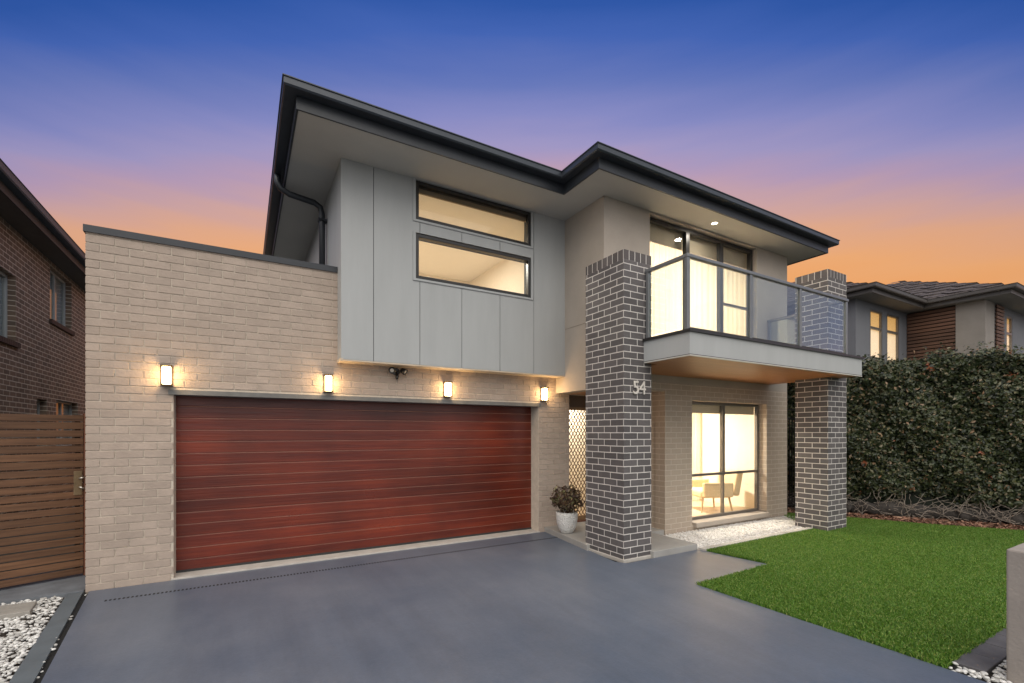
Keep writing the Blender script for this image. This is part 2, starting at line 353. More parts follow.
# drainage slots in front of the garage
dr = MB()
for i in range(270): 
    x = -1.17 + i*.034
    if x < 4.3: dr.box(x, 5.848, .0005, x+.017, 5.888, .0025)
tag(dr.build('drain_slots', M('slot_black', (.02,.02,.022), .8)), None, None, None, 'structure')
# white stones in the dark joint and stepping stone
tag(MB().prism([(-3.0,5.70),(-1.66,5.76),(-1.70,6.06),(-3.0,6.10)], -.06, .035).build('stepping_stone', M('grey_sandstone_paver', (.30,.28,.25), .85, var=.15, scale=6, bump=.5), bevel=.006), 'pale grey stepping stone set in the white pebbles by the gate', 'stepping stone')

def pebbles(name, poly, n, smin, smax, z, mat, sub=2, flat=.55, layers=1):
    bm = bmesh.new(); bmesh.ops.create_icosphere(bm, subdivisions=sub, radius=1); bv = np.array([v.co[:] for v in bm.verts]); bf = np.array([[v.index for v in f.verts] for f in bm.faces]); bm.free()
    xs = [p[0] for p in poly]; ys = [p[1] for p in poly]
    x = rng.uniform(min(xs), max(xs), n*6); y = rng.uniform(min(ys), max(ys), n*6); k = in_poly(x, y, poly); x = x[k][:n]; y = y[k][:n]; n = len(x)
    s = rng.uniform(smin, smax, n); a = rng.uniform(0, 6.28, n); asp = rng.uniform(.6, 1, n); h = rng.uniform(flat*.7, flat*1.2, n); tl = rng.normal(0, .25, n)
    V = bv[None]*np.stack([s, s*asp, s*h], 1)[:, None]*(1+rng.normal(0, .07, (n, len(bv), 1)))
    X = V[..., 0]*np.cos(tl)[:, None]-V[..., 2]*np.sin(tl)[:, None]; Z = V[..., 0]*np.sin(tl)[:, None]+V[..., 2]*np.cos(tl)[:, None]; Y = V[..., 1]
    X2 = X*np.cos(a)[:, None]-Y*np.sin(a)[:, None]+x[:, None]; Y2 = X*np.sin(a)[:, None]+Y*np.cos(a)[:, None]+y[:, None]
    Z2 = Z+z+(rng.uniform(0, smax*.9, n)*(rng.random(n) < .6))[:, None]
    V = np.stack([X2, Y2, Z2], -1).reshape(-1, 3); F = (bf[None]+(np.arange(n)*len(bv))[:, None, None]).reshape(-1, 3)
    return np_mesh(name, V, F, mat, smooth=True)
PEB = leafmat('white_pebbles', [(0,(.36,.35,.33)),(.3,(.55,.54,.51)),(.8,(.70,.69,.66)),(1,(.80,.79,.76))], .6, 0)
GRAV = leafmat('white_quartz_gravel', [(0,(.66,.63,.58)),(.3,(.84,.81,.76)),(1,(.93,.91,.87))], .6, 0)
tag(pebbles('pebbles', [(-3.2,2.0),(-1.08,2.0),(-1.32,4.15),(-1.56,6.27),(-3.2,6.27)], 12500, .009, .021, -.012, PEB), 'white garden pebbles beside the driveway edging at left', 'pebbles', None, 'stuff')
tag(pebbles('joint_pebbles', [(-1.41,6.25),(-1.38,6.25),(-.98,2.0),(-1.02,2.0)], 60, .008, .018, -.02, PEB), 'loose white pebbles fallen in the dark joint along the driveway', 'pebbles', None, 'stuff')
tag(pebbles('letterbox_pebbles', [(4.23,.2),(5.4,.2),(5.4,1.09),(4.36,1.09),(4.36,1.25),(4.23,1.25)], 1900, .011, .023, -.012, PEB), 'white pebbles around the foot of the letterbox pier', 'pebbles', None, 'stuff')
tag(pebbles('gravel', [(5.50,4.26),(8.26,4.26),(8.26,4.48),(9.2,4.48),(9.2,5.10),(5.85,5.10),(5.50,5.10)], 11000, .009, .017, .004, GRAV, sub=1), 'white gravel strip below the ground floor window', 'gravel', None, 'stuff')

# mulch chips and leaf litter
MUL = leafmat('bark_chips', [(0,(.06,.03,.018)),(.4,(.17,.08,.05)),(.8,(.28,.14,.09)),(1,(.42,.26,.17))], .85, 0)
n = 9000; pl = [(9.93,4.40),(10.94,2.53),(12.7,-.9),(13.4,-.6),(11.6,2.8),(10.4,5.0),(9.6,6.2),(9.25,6.2),(9.3,5.42)]
x = rng.uniform(9.2,13.4,n*5); y = rng.uniform(-.9,6.2,n*5); k = in_poly(x,y,pl); x=x[k][:n]; y=y[k][:n]; n=len(x)
a = rng.uniform(0,6.28,n); l = rng.uniform(.012,.04,n); w = rng.uniform(.005,.014,n); z = rng.uniform(0,.03,n); tz = rng.normal(0,.012,(n,4))
cx = np.stack([l*np.cos(a)-w*np.sin(a), -l*np.cos(a)-w*np.sin(a), -l*np.cos(a)+w*np.sin(a), l*np.cos(a)+w*np.sin(a)],1)+x[:,None]
cy = np.stack([l*np.sin(a)+w*np.cos(a), -l*np.sin(a)+w*np.cos(a), -l*np.sin(a)-w*np.cos(a), l*np.sin(a)-w*np.cos(a)],1)+y[:,None]
V = np.stack([cx,cy,z[:,None]+tz+.004],-1).reshape(-1,3)
tag(np_mesh('mulch', V, np.arange(n*4).reshape(-1,4), MUL), 'reddish bark mulch under the hedge', 'mulch', None, 'stuff')

# ------------------------------------------------------------------ lawn
GRASS = leafmat('turf_blades', [(0,(.048,.13,.014)),(.4,(.11,.25,.027)),(.8,(.185,.335,.04)),(1,(.40,.43,.13))], .5, .35)
def grass(poly, n, bx, dens=None):
    x = rng.uniform(bx[0],bx[2],n*2); y = rng.uniform(bx[1],bx[3],n*2); k = in_poly(x,y,poly); x=x[k][:n]; y=y[k][:n]; n=len(x)
    a = rng.uniform(0,6.28,n); h = rng.uniform(.018,.038,n)*(1+.25*np.sin(x*2.1+y*1.3)*np.cos(y*2.7)); w = rng.uniform(.0022,.0040,n); ln = rng.uniform(.2,.9,n)*h; la = rng.uniform(0,6.28,n)
    b1 = np.stack([x-w*np.cos(a), y-w*np.sin(a), np.full(n,-.003)],1); b2 = np.stack([x+w*np.cos(a), y+w*np.sin(a), np.full(n,-.003)],1)
    m = np.stack([x+ln*.6*np.cos(la), y+ln*.6*np.sin(la), h*.75],1); tp = np.stack([x+ln*1.2*np.cos(la), y+ln*1.2*np.sin(la), h],1)
    dx = np.stack([w*.8*np.cos(a), w*.8*np.sin(a), np.zeros(n)],1)
    V = np.stack([b1,b2,m+dx,m-dx],1)
    V2 = np.stack([m-dx,m+dx,tp,tp],1)
    V = np.concatenate([V, V2[:, :3]],1)  # 7 verts
    i = np.arange(n)[:,None]*7
    F = np.concatenate([i+np.array([[0,1,2]]), i+np.array([[0,2,3]]), i+np.array([[4,5,6]])],1).reshape(-1,3)
    return V.reshape(-1,3), F
lp = [(4.205,1.26),(5.45,1.26),(5.45,0.2),(12.2,0.2),(10.94,2.51),(9.93,4.38),(9.33,5.38),(8.88,4.9),(8.3,4.18),(5.51,4.18),(5.65,3.335),(4.205,3.31)]
V, F = grass(lp, 420000, (4.2,.2,12.2,5.4))
tag(np_mesh('lawn_grass', V, F, GRASS), 'short bright green turf lawn beside the driveway', 'grass', None, 'stuff')

# ------------------------------------------------------------------ the house
H = thing('house', 'two storey house with red garage door, grey clad upper storey and dark brick pillars', 'house', (4, 6.3, 0))
BACK = 15
# garage wing
g = MB(); g.uo = 1.41
wall_y(g, -1.405, -.1, 4.785, 3.74, 6.318, 6.56, [(-.675, -.2, 4.165, 2.11)])
GW = g.build('garage_wall', M('beige_mortar', (.56,.49,.405), .95, var=.12, scale=14, bump=.4, bscale=90), H)
FACEB = M('beige_face_brick', (.42,.338,.278), .85, var=.10, scale=5, bump=.45, bscale=45)
t = FACEB.node_tree; b = t.nodes['Principled BSDF']; rp = [n for n in t.nodes if n.type == 'VALTORGB'][0]
gi = t.nodes.new('ShaderNodeNewGeometry'); mr = t.nodes.new('ShaderNodeMapRange'); mr.inputs['To Min'].default_value = .935; mr.inputs['To Max'].default_value = 1.065; t.links.new(gi.outputs['Random Per Island'], mr.inputs[0])
mu = t.nodes.new('ShaderNodeVectorMath'); mu.operation = 'SCALE'; t.links.new(rp.outputs[0], mu.inputs[0]); t.links.new(mr.outputs[0], mu.inputs['Scale']); t.links.new(mu.outputs[0], b.inputs['Base Color'])
bk_ = MB(); row = 0; z = -.012
while z < 3.70:
    z1 = min(z+.075, 3.738)
    spans = [(-1.41, 4.79)] if z1 > 2.115 and z > 2.09 else [(-1.41, -.68), (4.17, 4.79)]
    if z < 2.11 < z1: z_lo = 2.112
    for a, c in spans:
        x = -1.41-.24+(.12 if row % 2 else 0)
        while x < c:
            u0, u1 = max(x, a), min(x+.229, c)
            if u1-u0 > .02:
                j = lambda k=.0012: random.uniform(-k, k)
                yb = 6.31+random.uniform(-.0015, .0012)
                # corner bricks run the full depth of the reveal
                d1 = 6.54 if (abs(u1+.68) < 1e-3 or abs(u0-4.17) < 1e-3) else 6.33
                bk_.box(u0 if u0 == a else u0+j(), yb, z+j(), u1 if u1 == c else u1+j(), d1, z1+j())
            x += .24
    z += .086; row += 1
bk_.build('face_bricks', FACEB, GW, bevel=.0025)
g = MB(); g.um = 6.31; g.uo = 0; g.box(-1.409, 6.56, -.1, -1.17, BACK, 3.74).build('side_wall', BEIGE, H)
MB().box(4.55, 6.56, 0, 4.79, 8, 2.5).box(5.78, 5.33, 0, 6.0, 8, 2.5).build('entry_wall', BEIGE2, H)
MB().box(-1.17, 6.56, 3.35, 1.05, BACK, 3.45).build('garage_roof', ROOF, H)
MB().box(-1.425, 6.292, 3.74, 1.045, 6.60, 3.772).box(-1.425, 6.292, 3.70, 1.045, 6.307, 3.74).box(-1.425, 6.307, 3.70, -1.412, BACK, 3.74).box(-1.425, 6.60, 3.74, -1.13, BACK, 3.772).build('parapet_capping', FASCIA, H)
MB().box(-.72, 6.292, 2.055, 4.20, 6.56, 2.108).build('lintel', LINTEL, H)
# garage door
gd = MB(); np_ = 15; zt = 2.075; z0 = .02; ph = (zt-z0)/np_
for i in range(np_):
    for x0, x1 in ((-.675, 4.165),):
        gd.box(x0, 6.535, z0+i*ph+.0038, x1, 6.553, z0+(i+1)*ph-.0038)
D = gd.build('garage_door', MAHOG, H, bevel=.004)
t = MAHOG.node_tree; b = t.nodes['Principled BSDF']; src = b.inputs['Base Color'].links[0].from_socket
g_ = t.nodes.new('ShaderNodeTexCoord'); q = t.nodes.new('ShaderNodeTexNoise'); q.inputs['Scale'].default_value = 1.1; q.inputs['Detail'].default_value = 4; t.links.new(g_.outputs['Object'], q.inputs[0])
m = t.nodes.new('ShaderNodeMapRange'); m.inputs['From Min'].default_value = .32; m.inputs['From Max'].default_value = .68; m.inputs['To Min'].default_value = .72; m.inputs['To Max'].default_value = 1.4; t.links.new(q.outputs[0], m.inputs[0])
v = t.nodes.new('ShaderNodeVectorMath'); v.operation = 'SCALE'; t.links.new(src, v.inputs[0]); t.links.new(m.outputs[0], v.inputs['Scale']); t.links.new(v.outputs[0], b.inputs['Base Color'])
m2 = t.nodes.new('ShaderNodeMapRange'); m2.inputs['To Min'].default_value = .42; m2.inputs['To Max'].default_value = .20; t.links.new(q.outputs[0], m2.inputs[0]); t.links.new(m2.outputs[0], b.inputs['Roughness'])
MB().box(-.675, 6.545, .02, 4.165, 6.60, 2.10).build('backing_panel', M('groove_highlight_red', (.48,.24,.17), .6, var=.1), D)  # groove highlights put into the pale colour of this panel between the planks
MB().box(-.675, 6.525, .018, 4.165, 6.575, .045).build('bottom_seal', M('rubber_seal', (.03,.03,.03), .7), D)
# grey cladding: panels with shadow gaps
holes = [(1.98, 4.50, 3.88, 5.055), (1.98, 3.70, 3.88, 4.345)]
cl = MB(); seams = [1.05, 1.45, 2.07, 2.69, 3.31, 3.91, 4.51]
for a, b2 in zip(seams, seams[1:]):
    a2 = a + (.004 if a > 1.1 else 0); b3 = b2 - (.004 if b2 < 4.5 else 0)
    for r in minus(a2, 2.555, b3, 5.07, holes): cl.box(r[0], 6.06, r[1], r[2], 6.075, r[3])
for k in range(8):
    y0 = 6.08+k*1.1; cl.box(1.05, y0 if k else 6.076, 2.555, 1.065, y0+1.092, 5.07)
cl.build('wall_cladding', GREYCLAD, H)
sg = MB(); wall_y(sg, 1.066, 2.556, 4.505, 5.07, 6.0755, 6.30, holes); sg.box(1.066, 6.30, 2.556, 1.2, BACK, 5.07); sg.build('cladding_frame', SHADOWGAP, H)
MB().box(1.052, 6.062, 2.535, 4.508, 6.31, 2.553).build('overhang_soffit', M('cream_soffit_board', (.60,.50,.38), .7, var=.1), H)
MB().box(1.040, 6.050, 2.53, 1.075, 6.31, 2.565).build('corner_trim', M('cream_trim', (.60,.50,.38), .7, var=.1), H)

def make_window(parent, x0, z0, x1, z1, y, fmat, fw=.05, mull=(), name='window', trim=None, depth=.06, double=False):
    f = MB(); 
    f.box(x0, y, z0, x0+fw, y+depth, z1); f.box(x1-fw, y, z0, x1, y+depth, z1); f.box(x0+fw, y, z0, x1-fw, y+depth, z0+fw); f.box(x0+fw, y, z1-fw, x1-fw, y+depth, z1)
    for m in mull: f.box(*m)
    w = f.build(name, fmat, parent, bevel=.004)
    MB().box(x0+fw*.5, y+depth*.5, z0+fw*.5, x1-fw*.5, y+depth*.5+.006, z1-fw*.5).build('pane', GLASS, w)
    return w
for z0, z1 in ((4.52, 5.045), (3.72, 4.33)):
    w = make_window(H, 2.01, z0, 3.85, z1, 6.055, BLACKF, .045, depth=.07)
    MB().box(1.97,6.045,z0-.03,2.008,6.09,z1+.02).box(3.852,6.045,z0-.03,3.89,6.09,z1+.02).box(2.008,6.045,z0-.03,3.852,6.09,z0-.002).build('frame_trim', GREYCLAD, w)
    MB().box(2.055, 6.09, z1-.075, 3.805, 6.10, z1-.066).build('inner_bead', BLACKF, w)
# beige block over the entry and the window wall
up = MB(); wall_y(up, 4.51, 2.285, 9.2, 5.07, 5.12, 5.34, [(4.75, 2.2, 9.5, 2.42), (5.44, 2.84, 8.21, 5.035)])
up.box(4.51, 5.34, 2.285, 4.73, 6.31, 5.07); up.box(8.98, 5.34, 2.42, 9.2, BACK, 5.07); up.box(4.51, 5.12, 5.035, 4.52, 5.13, 5.07)
up.build('upper_wall', RENDER, H)
lw = MB(); lw.uo = .08; lw.um = 0
wall_y(lw, 5.78, -.1, 9.2, 2.42, 5.12, 5.34, [(6.42, .10, 8.52, 2.165)])
lw.box(4.75, 5.121, 2.286, 5.78, 5.34, 2.419); lw.box(8.98, 5.34, -.1, 9.2, BACK, 2.42)
lw.build('window_wall', BEIGE2, H)
MB().box(4.73, 5.34, 2.285, 5.78, 6.6, 2.31).build('porch_ceiling', BALW, H)
# faint control joints of the render
MB().box(4.506, 5.118, 3.30, 4.512, 6.05, 3.306).build('control_joint', M('joint_shade', (.28,.24,.20), .9), H)
# ground floor window
w = make_window(H, 6.42, .14, 8.51, 2.16, 5.27, GREYF, .045, [(7.43,5.265,.92,7.49,5.335,2.115), (6.465,5.265,.875,8.465,5.335,.92), (7.445,5.268,.185,7.475,5.332,.875)])
MB().box(6.45, 5.05, .055, 8.50, 5.33, .138).build('sill', RENDER, w, bevel=.01)
# balcony sliding door
w = make_window(H, 5.45, 2.86, 8.205, 5.03, 5.20, BLACKF, .06, [(6.36,5.19,2.92,6.45,5.265,4.97), (7.25,5.19,2.92,7.34,5.265,4.97), (7.34,5.195,3.90,8.145,5.255,3.935)], name='sliding_door', depth=.08)
MB().box(8.13, 5.165, 3.75, 8.145, 5.19, 4.0).build('handle', CHROME, w)
# entry door
d = MB(); x0, x1, y = 4.80, 5.77, 6.40
d.box(x0, y, .09, x0+.05, y+.06, 2.07); d.box(x1-.05, y, .09, x1, y+.06, 2.07); d.box(x0+.05, y, .09, x1-.05, y+.06, .17); d.box(x0+.05, y, 2.02, x1-.05, y+.06, 2.07)
DD = d.build('security_door', M('bronze_door_frame', (.26,.16,.08), .45, metal=.3, var=.1), H)
lt = MB(); p = .072; X0, X1, Z0, Z1 = x0+.05, x1-.05, .17, 2.02
def bar(p0, p1, y, w=.0055):
    p0 = Vector((p0[0], 0, p0[1])); p1 = Vector((p1[0], 0, p1[1])); dd = (p1-p0).normalized(); s = Vector((-dd.z, 0, dd.x))*w
    c = [p0+s, p0-s, p1-s, p1+s]; lt.quad([(q.x, y, q.z) for q in c])
k = -60
sl_ = 1.6
for i in range(-50, 60):
    for sgn in (1, -1):
        # z = Z0 + i*q + sgn*sl*(x-X0)
        q = p*sl_; zs = Z0+i*q; pts = []
        xa, xb = X0, X1
        za, zb = zs, zs+sgn*sl_*(X1-X0)
        ts = []
        def clip(xa, za, xb, zb):
            t0, t1 = 0., 1.
            for (pp, qq) in ((-(zb-za), za-Z0), (zb-za, Z1-za)):
                if pp == 0: continue
                r = qq/pp
                if pp < 0: t0 = max(t0, r)
                else: t1 = min(t1, r)
            return (t0, t1) if t0 < t1 else None
        c = clip(xa, za, xb, zb)
        if c: bar((xa+(xb-xa)*c[0], za+(zb-za)*c[0]), (xa+(xb-xa)*c[1], za+(zb-za)*c[1]), y+.028+.001*sgn, .0085)
lt.build('lattice', M('bronze_lattice', (.20,.12,.06), .45, metal=.3), DD, fix=False)
MB().box(5.66, 6.385, 1.0, 5.73, 6.40, 1.18).build('handle', CHROME, DD)
MB().box(4.80, 6.405, 2.072, 5.77, 6.455, 2.28).box(4.80, 6.395, 2.072, 5.77, 6.404, 2.10).build('transom_panel', M('brown_transom', (.11,.07,.045), .5, var=.1), H)
MB().box(4.80, 6.34, .081, 5.77, 6.47, .10).build('threshold', M('red_brown_sill', (.18,.07,.04), .5, var=.2), H)

# pillars
def pillar(x0, y0, x1, y1, z1, z0=-.02, plinth=True, um=None):
    m = MB(); m.uo = -x0 + .12; m.um = x0 + y0
    # centre the four faces on the wrap
    m.box(x0, y0, z0, x1, y1, z1-.124)
    o = m.build('brick_pillar', DARK, H)
    s = MB(); s.uo = -x0+.003; s.um = x0+y0; s.box(x0, y0, z1-.124, x1, y1, z1); c = s.build('soldier_course', SOLD, o)
    for l in c.data.uv_layers[0].data: l.uv[1] = l.uv[1]-(z1-.124)+.002
    if plinth: MB().box(x0-.018, y0-.018, z0, x1+.018, y1+.018, .028).build('plinth', CONC, o, bevel=.006)
    return o
pillar(4.15, 4.34, 4.64, 5.09, 3.954)
pillar(8.26, 3.94, 8.86, 4.46, 4.31, plinth=False)

# balcony
BL = MB().box(4.50, 3.62, 2.555, 8.64, 4.338, 2.815).box(4.748, 4.338, 2.555, 8.64, 5.118, 2.815).build('balcony', GREYCLAD, H)
MB().box(4.475, 3.595, 2.816, 8.67, 4.336, 2.848).box(4.75, 4.337, 2.816, 8.67, 5.116, 2.848).build('deck_edge', BLACKF, BL)
MB().box(4.53, 3.65, 2.536, 8.61, 4.336, 2.554).box(4.75, 4.337, 2.536, 8.61, 5.116, 2.554).build('timber_soffit', BALW, BL)
MB().box(4.497, 3.617, 2.534, 8.643, 3.647, 2.548).box(4.497, 3.648, 2.534, 4.527, 4.335, 2.548).build('soffit_trim', M('pale_trim', (.55,.52,.47), .6), BL)
MB().box(4.498, 3.618, 2.549, 8.642, 3.63, 2.556).box(4.498, 3.631, 2.549, 4.51, 4.335, 2.556).build('shadow_line', BLACKF, BL)
def gp(x0, y0, x1, y1): MB().box(x0, y0, 2.89, x1, y1, 3.695).build('glass_panel', BALGLASS, BL)
px = [4.53, 5.75, 6.93, 8.25]
for a, b2 in zip(px, px[1:]): gp(a+.03, 3.676, b2-.03, 3.688)
gp(4.524, 3.72, 4.536, 4.26); gp(8.544, 4.49, 8.556, 5.08)
for i, xx in enumerate(px): MB().box(xx-.024, 3.658, 2.85, xx+.024, 3.706, 3.70).build('post', POSTM, BL, bevel=.004)
for xx, yy in ((4.53, 4.29), (8.55, 4.49), (8.55, 5.08)): MB().box(xx-.022, yy-.022, 2.85, xx+.022, yy+.022, 3.70).build('post', POSTM, BL, bevel=.004)
MB().box(4.53-.028, 3.652, 3.701, 8.30, 3.71, 3.748).box(4.53-.028, 3.7105, 3.701, 4.53+.028, 4.335, 3.748).box(8.25, 3.7105, 3.70, 8.30, 3.935, 3.747).box(8.523, 4.465, 3.70, 8.577, 5.115, 3.747).build('handrail', POSTM, BL, bevel=.01)
MB().box(4.56, 3.675, 2.85, 8.22, 3.69, 2.885).build('bottom_channel', BLACKF, BL)

# roof: eaves line (soffit edge) seen from above, walked so that outside is on the right
eave = [(.50, BACK+.5), (.50, 5.38), (3.99, 5.38), (3.99, 4.62), (9.63, 4.62), (9.63, BACK+.5)]
MB_so = MB()
for poly in ([(.50,5.38),(3.99,5.38),(3.99,BACK+.5),(.50,BACK+.5)], [(3.99,4.62),(9.63,4.62),(9.63,BACK+.5),(3.99,BACK+.5)]):
    MB_so.prism(poly, 5.066, 5.10)
MB_so.build('soffit', SOFFIT, H)
prof_f = [(0,5.052),(.022,5.052),(.022,5.235),(0,5.235)]
sweep(eave, prof_f).build('fascia', FASCIA, H)
prof_g = [(.024,5.19),(.135,5.19),(.15,5.205),(.15,5.265),(.162,5.27),(.162,5.28),(.140,5.28),(.140,5.21),(.024,5.21)]
sweep(eave, prof_g).build('gutter', GUTTER, H)
def hip(x0, y0, x1, y1, z, pitch):
    m = MB(); w = (x1-x0)/2 if x1-x0 < y1-y0 else (y1-y0)/2; zt = z+w*math.tan(pitch)
    if x1-x0 < y1-y0: a, b2 = ((x0+x1)/2, y0+w, zt), ((x0+x1)/2, y1-w, zt)
    else: a, b2 = (x0+w, (y0+y1)/2, zt), (x1-w, (y0+y1)/2, zt)
    A, B, Cc, Dd = (x0,y0,z), (x1,y0,z), (x1,y1,z), (x0,y1,z)
    if x1-x0 < y1-y0: m.quad([A,B,a]); m.quad([B,Cc,b2,a]); m.quad([Cc,Dd,b2]); m.quad([Dd,A,a,b2])
    else: m.quad([A,B,b2,a]); m.quad([B,Cc,b2]); m.quad([Cc,Dd,a,b2]); m.quad([Dd,A,a])
    return m
r1 = hip(.37, 5.26, 9.75, BACK+.6, 5.235, R(12)); r2 = hip(3.87, 4.50, 9.76, BACK+.4, 5.24, R(11))
r1.build('roof', ROOF, H); r2.build('front_roof', ROOF, H)
# downpipe on the upper left wall
dp = MB(); dp.tube([(.40,7.15,5.22),(.40,7.15,5.10),(.44,7.15,5.02),(.55,7.16,4.97),(.88,7.18,4.94),(.96,7.2,4.90),(.985,7.2,4.80),(.985,7.2,3.46)], .042, 12)
DPo = dp.build('downpipe', FASCIA, H, smooth=True)
for z in (4.0, 4.7): MB().box(.93, 7.14, z, 1.05, 7.26, z+.03).build('bracket', FASCIA, DPo)
MB().box(-1.41, BACK, -.1, 9.2, BACK+.2, 5.06).build('rear_wall', BEIGE, H)

# interiors: room shells with lit lamps
def room(x0, y0, z0, x1, y1, z1, nm='interior_wall'):
    MB().box(x0-.02,y0,z0,x0,y1,z1).box(x1,y0,z0,x1+.02,y1,z1).box(x0,y1,z0,x1,y1+.02,z1).build(nm, CREAM, H)
    MB().box(x0,y0,z1,x1,y1,z1+.02).build('ceiling', CEIL, H); MB().box(x0,y0,z0-.02,x1,y1,z0).build('floor', FLOORW, H)
def lamp(x, y, z, e, col=(1,.91,.79), r=.12):
    l = bpy.data.lights.new('room_light', 'AREA'); l.shape = 'DISK'; l.size = r*2; l.energy = e; l.color = col
    o = bpy.data.objects.new('room_light', l); C.objects.link(o); o.location = (x, y, z); return o
room(1.25, 6.30, 2.75, 4.45, 9.6, 5.055); room(4.80, 5.345, 2.85, 8.95, 8.6, 5.055); room(6.02, 5.345, .09, 8.96, 8.6, 2.50); room(4.81, 6.62, .09, 5.76, 10, 2.45)
MB().box(2.0, 6.14, 4.93, 3.87, 6.17, 5.055).build('roller_blind', M('taupe_blind', (.22,.16,.10), .8, var=.05), H)
MB().box(5.50, 5.33, 4.72, 8.2, 5.345, 5.03).build('roller_blind', M('sheer_blind', (.50,.42,.32), .85, var=.05), H)
MB().box(6.45, 5.36, 1.97, 8.50, 5.375, 2.16).build('roller_blind', M('cream_blind', (.62,.52,.40), .85), H)

def downlight(x, y, z, label, e=None, s=.045):
    T = thing('downlight', label, 'ceiling light', (x, y, z))
    MB().lathe([(s+.018, z-.001),(s+.016,z-.008),(s,z-.010),(s,z-.001)], x, y, 20).build('trim_ring', M('white_ring', (.8,.78,.74), .4), T, smooth=True)
    MB().lathe([(0.0001,z-.006),(s,z-.006)], x, y, 20).build('lens', LED, T)
    return T
downlight(6.67, 4.88, 5.066, 'small lit recessed downlight in the eave above the balcony')
downlight(2.45, 7.6, 5.055, 'lit ceiling downlight seen through the upper narrow window', s=.05)
downlight(2.62, 9.0, 5.055, 'lit ceiling downlight seen low through the upper narrow window glass', s=.05)
downlight(6.15, 6.6, 5.055, 'lit bedroom downlight behind the balcony sliding door', s=.05)
for x, y, z, e_ in ((6.67,4.88,5.05,6),(2.85,7.9,5.0,75),(6.9,7.0,5.0,220),(7.4,6.9,2.45,175),(5.3,7.6,2.4,27)): lamp(x, y, z, e_, r=.07)
# sheer curtains
def curtain(x0, x1, y, z0, z1, label, mat=SHEER):
    m = MB(); n = int((x1-x0)/.03); pts = [(x0+(x1-x0)*i/n, y+.025*math.sin(i*1.3)+.01*math.sin(i*.37)) for i in range(n+1)]
    for p, q in zip(pts, pts[1:]): m.quad([(p[0],p[1],z0),(q[0],q[1],z0),(q[0],q[1],z1),(p[0],p[1],z1)])
    o = m.build('curtain', mat, org=((x0+x1)/2, y, z0), smooth=True, fix=False); return tag(o, label, 'curtain')
SHEER_T = bpy.data.materials.new('sheer_fabric'); SHEER_T.use_nodes = True
t = SHEER_T.node_tree; b = t.nodes['Principled BSDF']; b.inputs['Base Color'].default_value = (.88,.84,.76,1)
tl = t.nodes.new('ShaderNodeBsdfTranslucent'); tl.inputs[0].default_value = (.92,.88,.79,1); tr = t.nodes.new('ShaderNodeBsdfTransparent')
m1 = t.nodes.new('ShaderNodeMixShader'); m1.inputs[0].default_value = .6; t.links.new(b.outputs[0], m1.inputs[1]); t.links.new(tl.outputs[0], m1.inputs[2])
m2 = t.nodes.new('ShaderNodeMixShader'); m2.inputs[0].default_value = .25; t.links.new(m1.outputs[0], m2.inputs[1]); t.links.new(tr.outputs[0], m2.inputs[2]); t.links.new(m2.outputs[0], t.nodes['Material Output'].inputs[0])
curtain(5.5, 8.88, 5.50, 2.87, 5.0, 'cream sheer curtain drawn behind the balcony sliding door', SHEER_T)
curtain(8.35, 8.93, 6.9, .10, 2.46, 'pale curtain hanging at the right of the ground floor window', SHEER_T)

# ------------------------------------------------------------------ armchair inside the ground floor room
A = thing('armchair', 'tan upholstered armchair seen through the ground floor window', 'armchair', (8.0, 6.0, .09), R(-115))
ORG[A] = Vector((0,0,0))
TAN = M('tan_fabric', (.74,.57,.36), .85, var=.06); LEGW = M('oak_leg', (.55,.38,.22), .5)
MB().box(-.34,-.32,.28,.34,.34,.42).build('seat', TAN, A, bevel=.04)
m = MB(); m.prism([(-.34,.26),(.34,.26),(.34,.40),(-.34,.40)], .38, .88); bk = m.build('backrest', TAN, A, bevel=.04); bk.rotation_euler = (R(-10),0,0)
for sx in (-1, 1): MB().box(sx*.37-.04, -.30, .30, sx*.37+.04, .30, .58).build('armrest', TAN, A, bevel=.03)
for sx in (-1, 1):
    for sy in (-1, 1): MB().tube([(sx*.29, sy*.26, .30),(sx*.34, sy*.31, .0)], .022, 8, .014).build('leg', LEGW, A)
cu = MB().box(-.2,.10,.42,.2,.22,.74).build('cushion', M('cream_cushion', (.8,.7,.5), .9), A, bevel=.05)

# ------------------------------------------------------------------ wall lamps, floodlight, house number
def wall_lamp(x, label):
    z = 2.15; T = thing('wall_lamp', label, 'wall lamp', (x, 6.31, z), group='lit box lamps above the garage door')
    MB().box(x-.05,6.296,z-.005,x+.05,6.3095,z+.225).build('back_plate', LAMPB, T)
    f = MB().box(x-.054,6.215,z+.205,x+.054,6.2955,z+.222).box(x-.054,6.215,z-.006,x+.054,6.2955,z+.010)
    for sx in (-1,1):
        f.box(x+sx*.048-.005,6.216,z+.010,x+sx*.048+.005,6.224,z+.205)
    f.build('frame', LAMPB, T, bevel=.002)
    MB().box(x-.038,6.226,z+.012,x+.038,6.29,z+.203).build('diffuser', LAMPG, T, bevel=.01)
    l = bpy.data.lights.new('lamp_light', 'POINT'); l.energy = 3.2; l.shadow_soft_size = .04; l.color = (1, .66, .32)
    o = bpy.data.objects.new('lamp_light', l); C.objects.link(o); o.location = (x, 6.16, z+.11)
    return T
for x, lb in ((-.73, 'lit box wall lamp on the brick pier left of the garage door'), (.93, 'lit box wall lamp above the garage door just left of the grey overhang'), (2.56, 'lit box wall lamp above the garage door right of the black floodlight'), (4.25, 'lit box wall lamp at the right end of the garage door beside the entry')):
    wall_lamp(x, lb)
BLK = M('black_plastic', (.012,.011,.011), .3)
T = thing('floodlight', 'black security floodlight with two heads under the grey overhang', 'floodlight', (1.81, 6.31, 2.47))
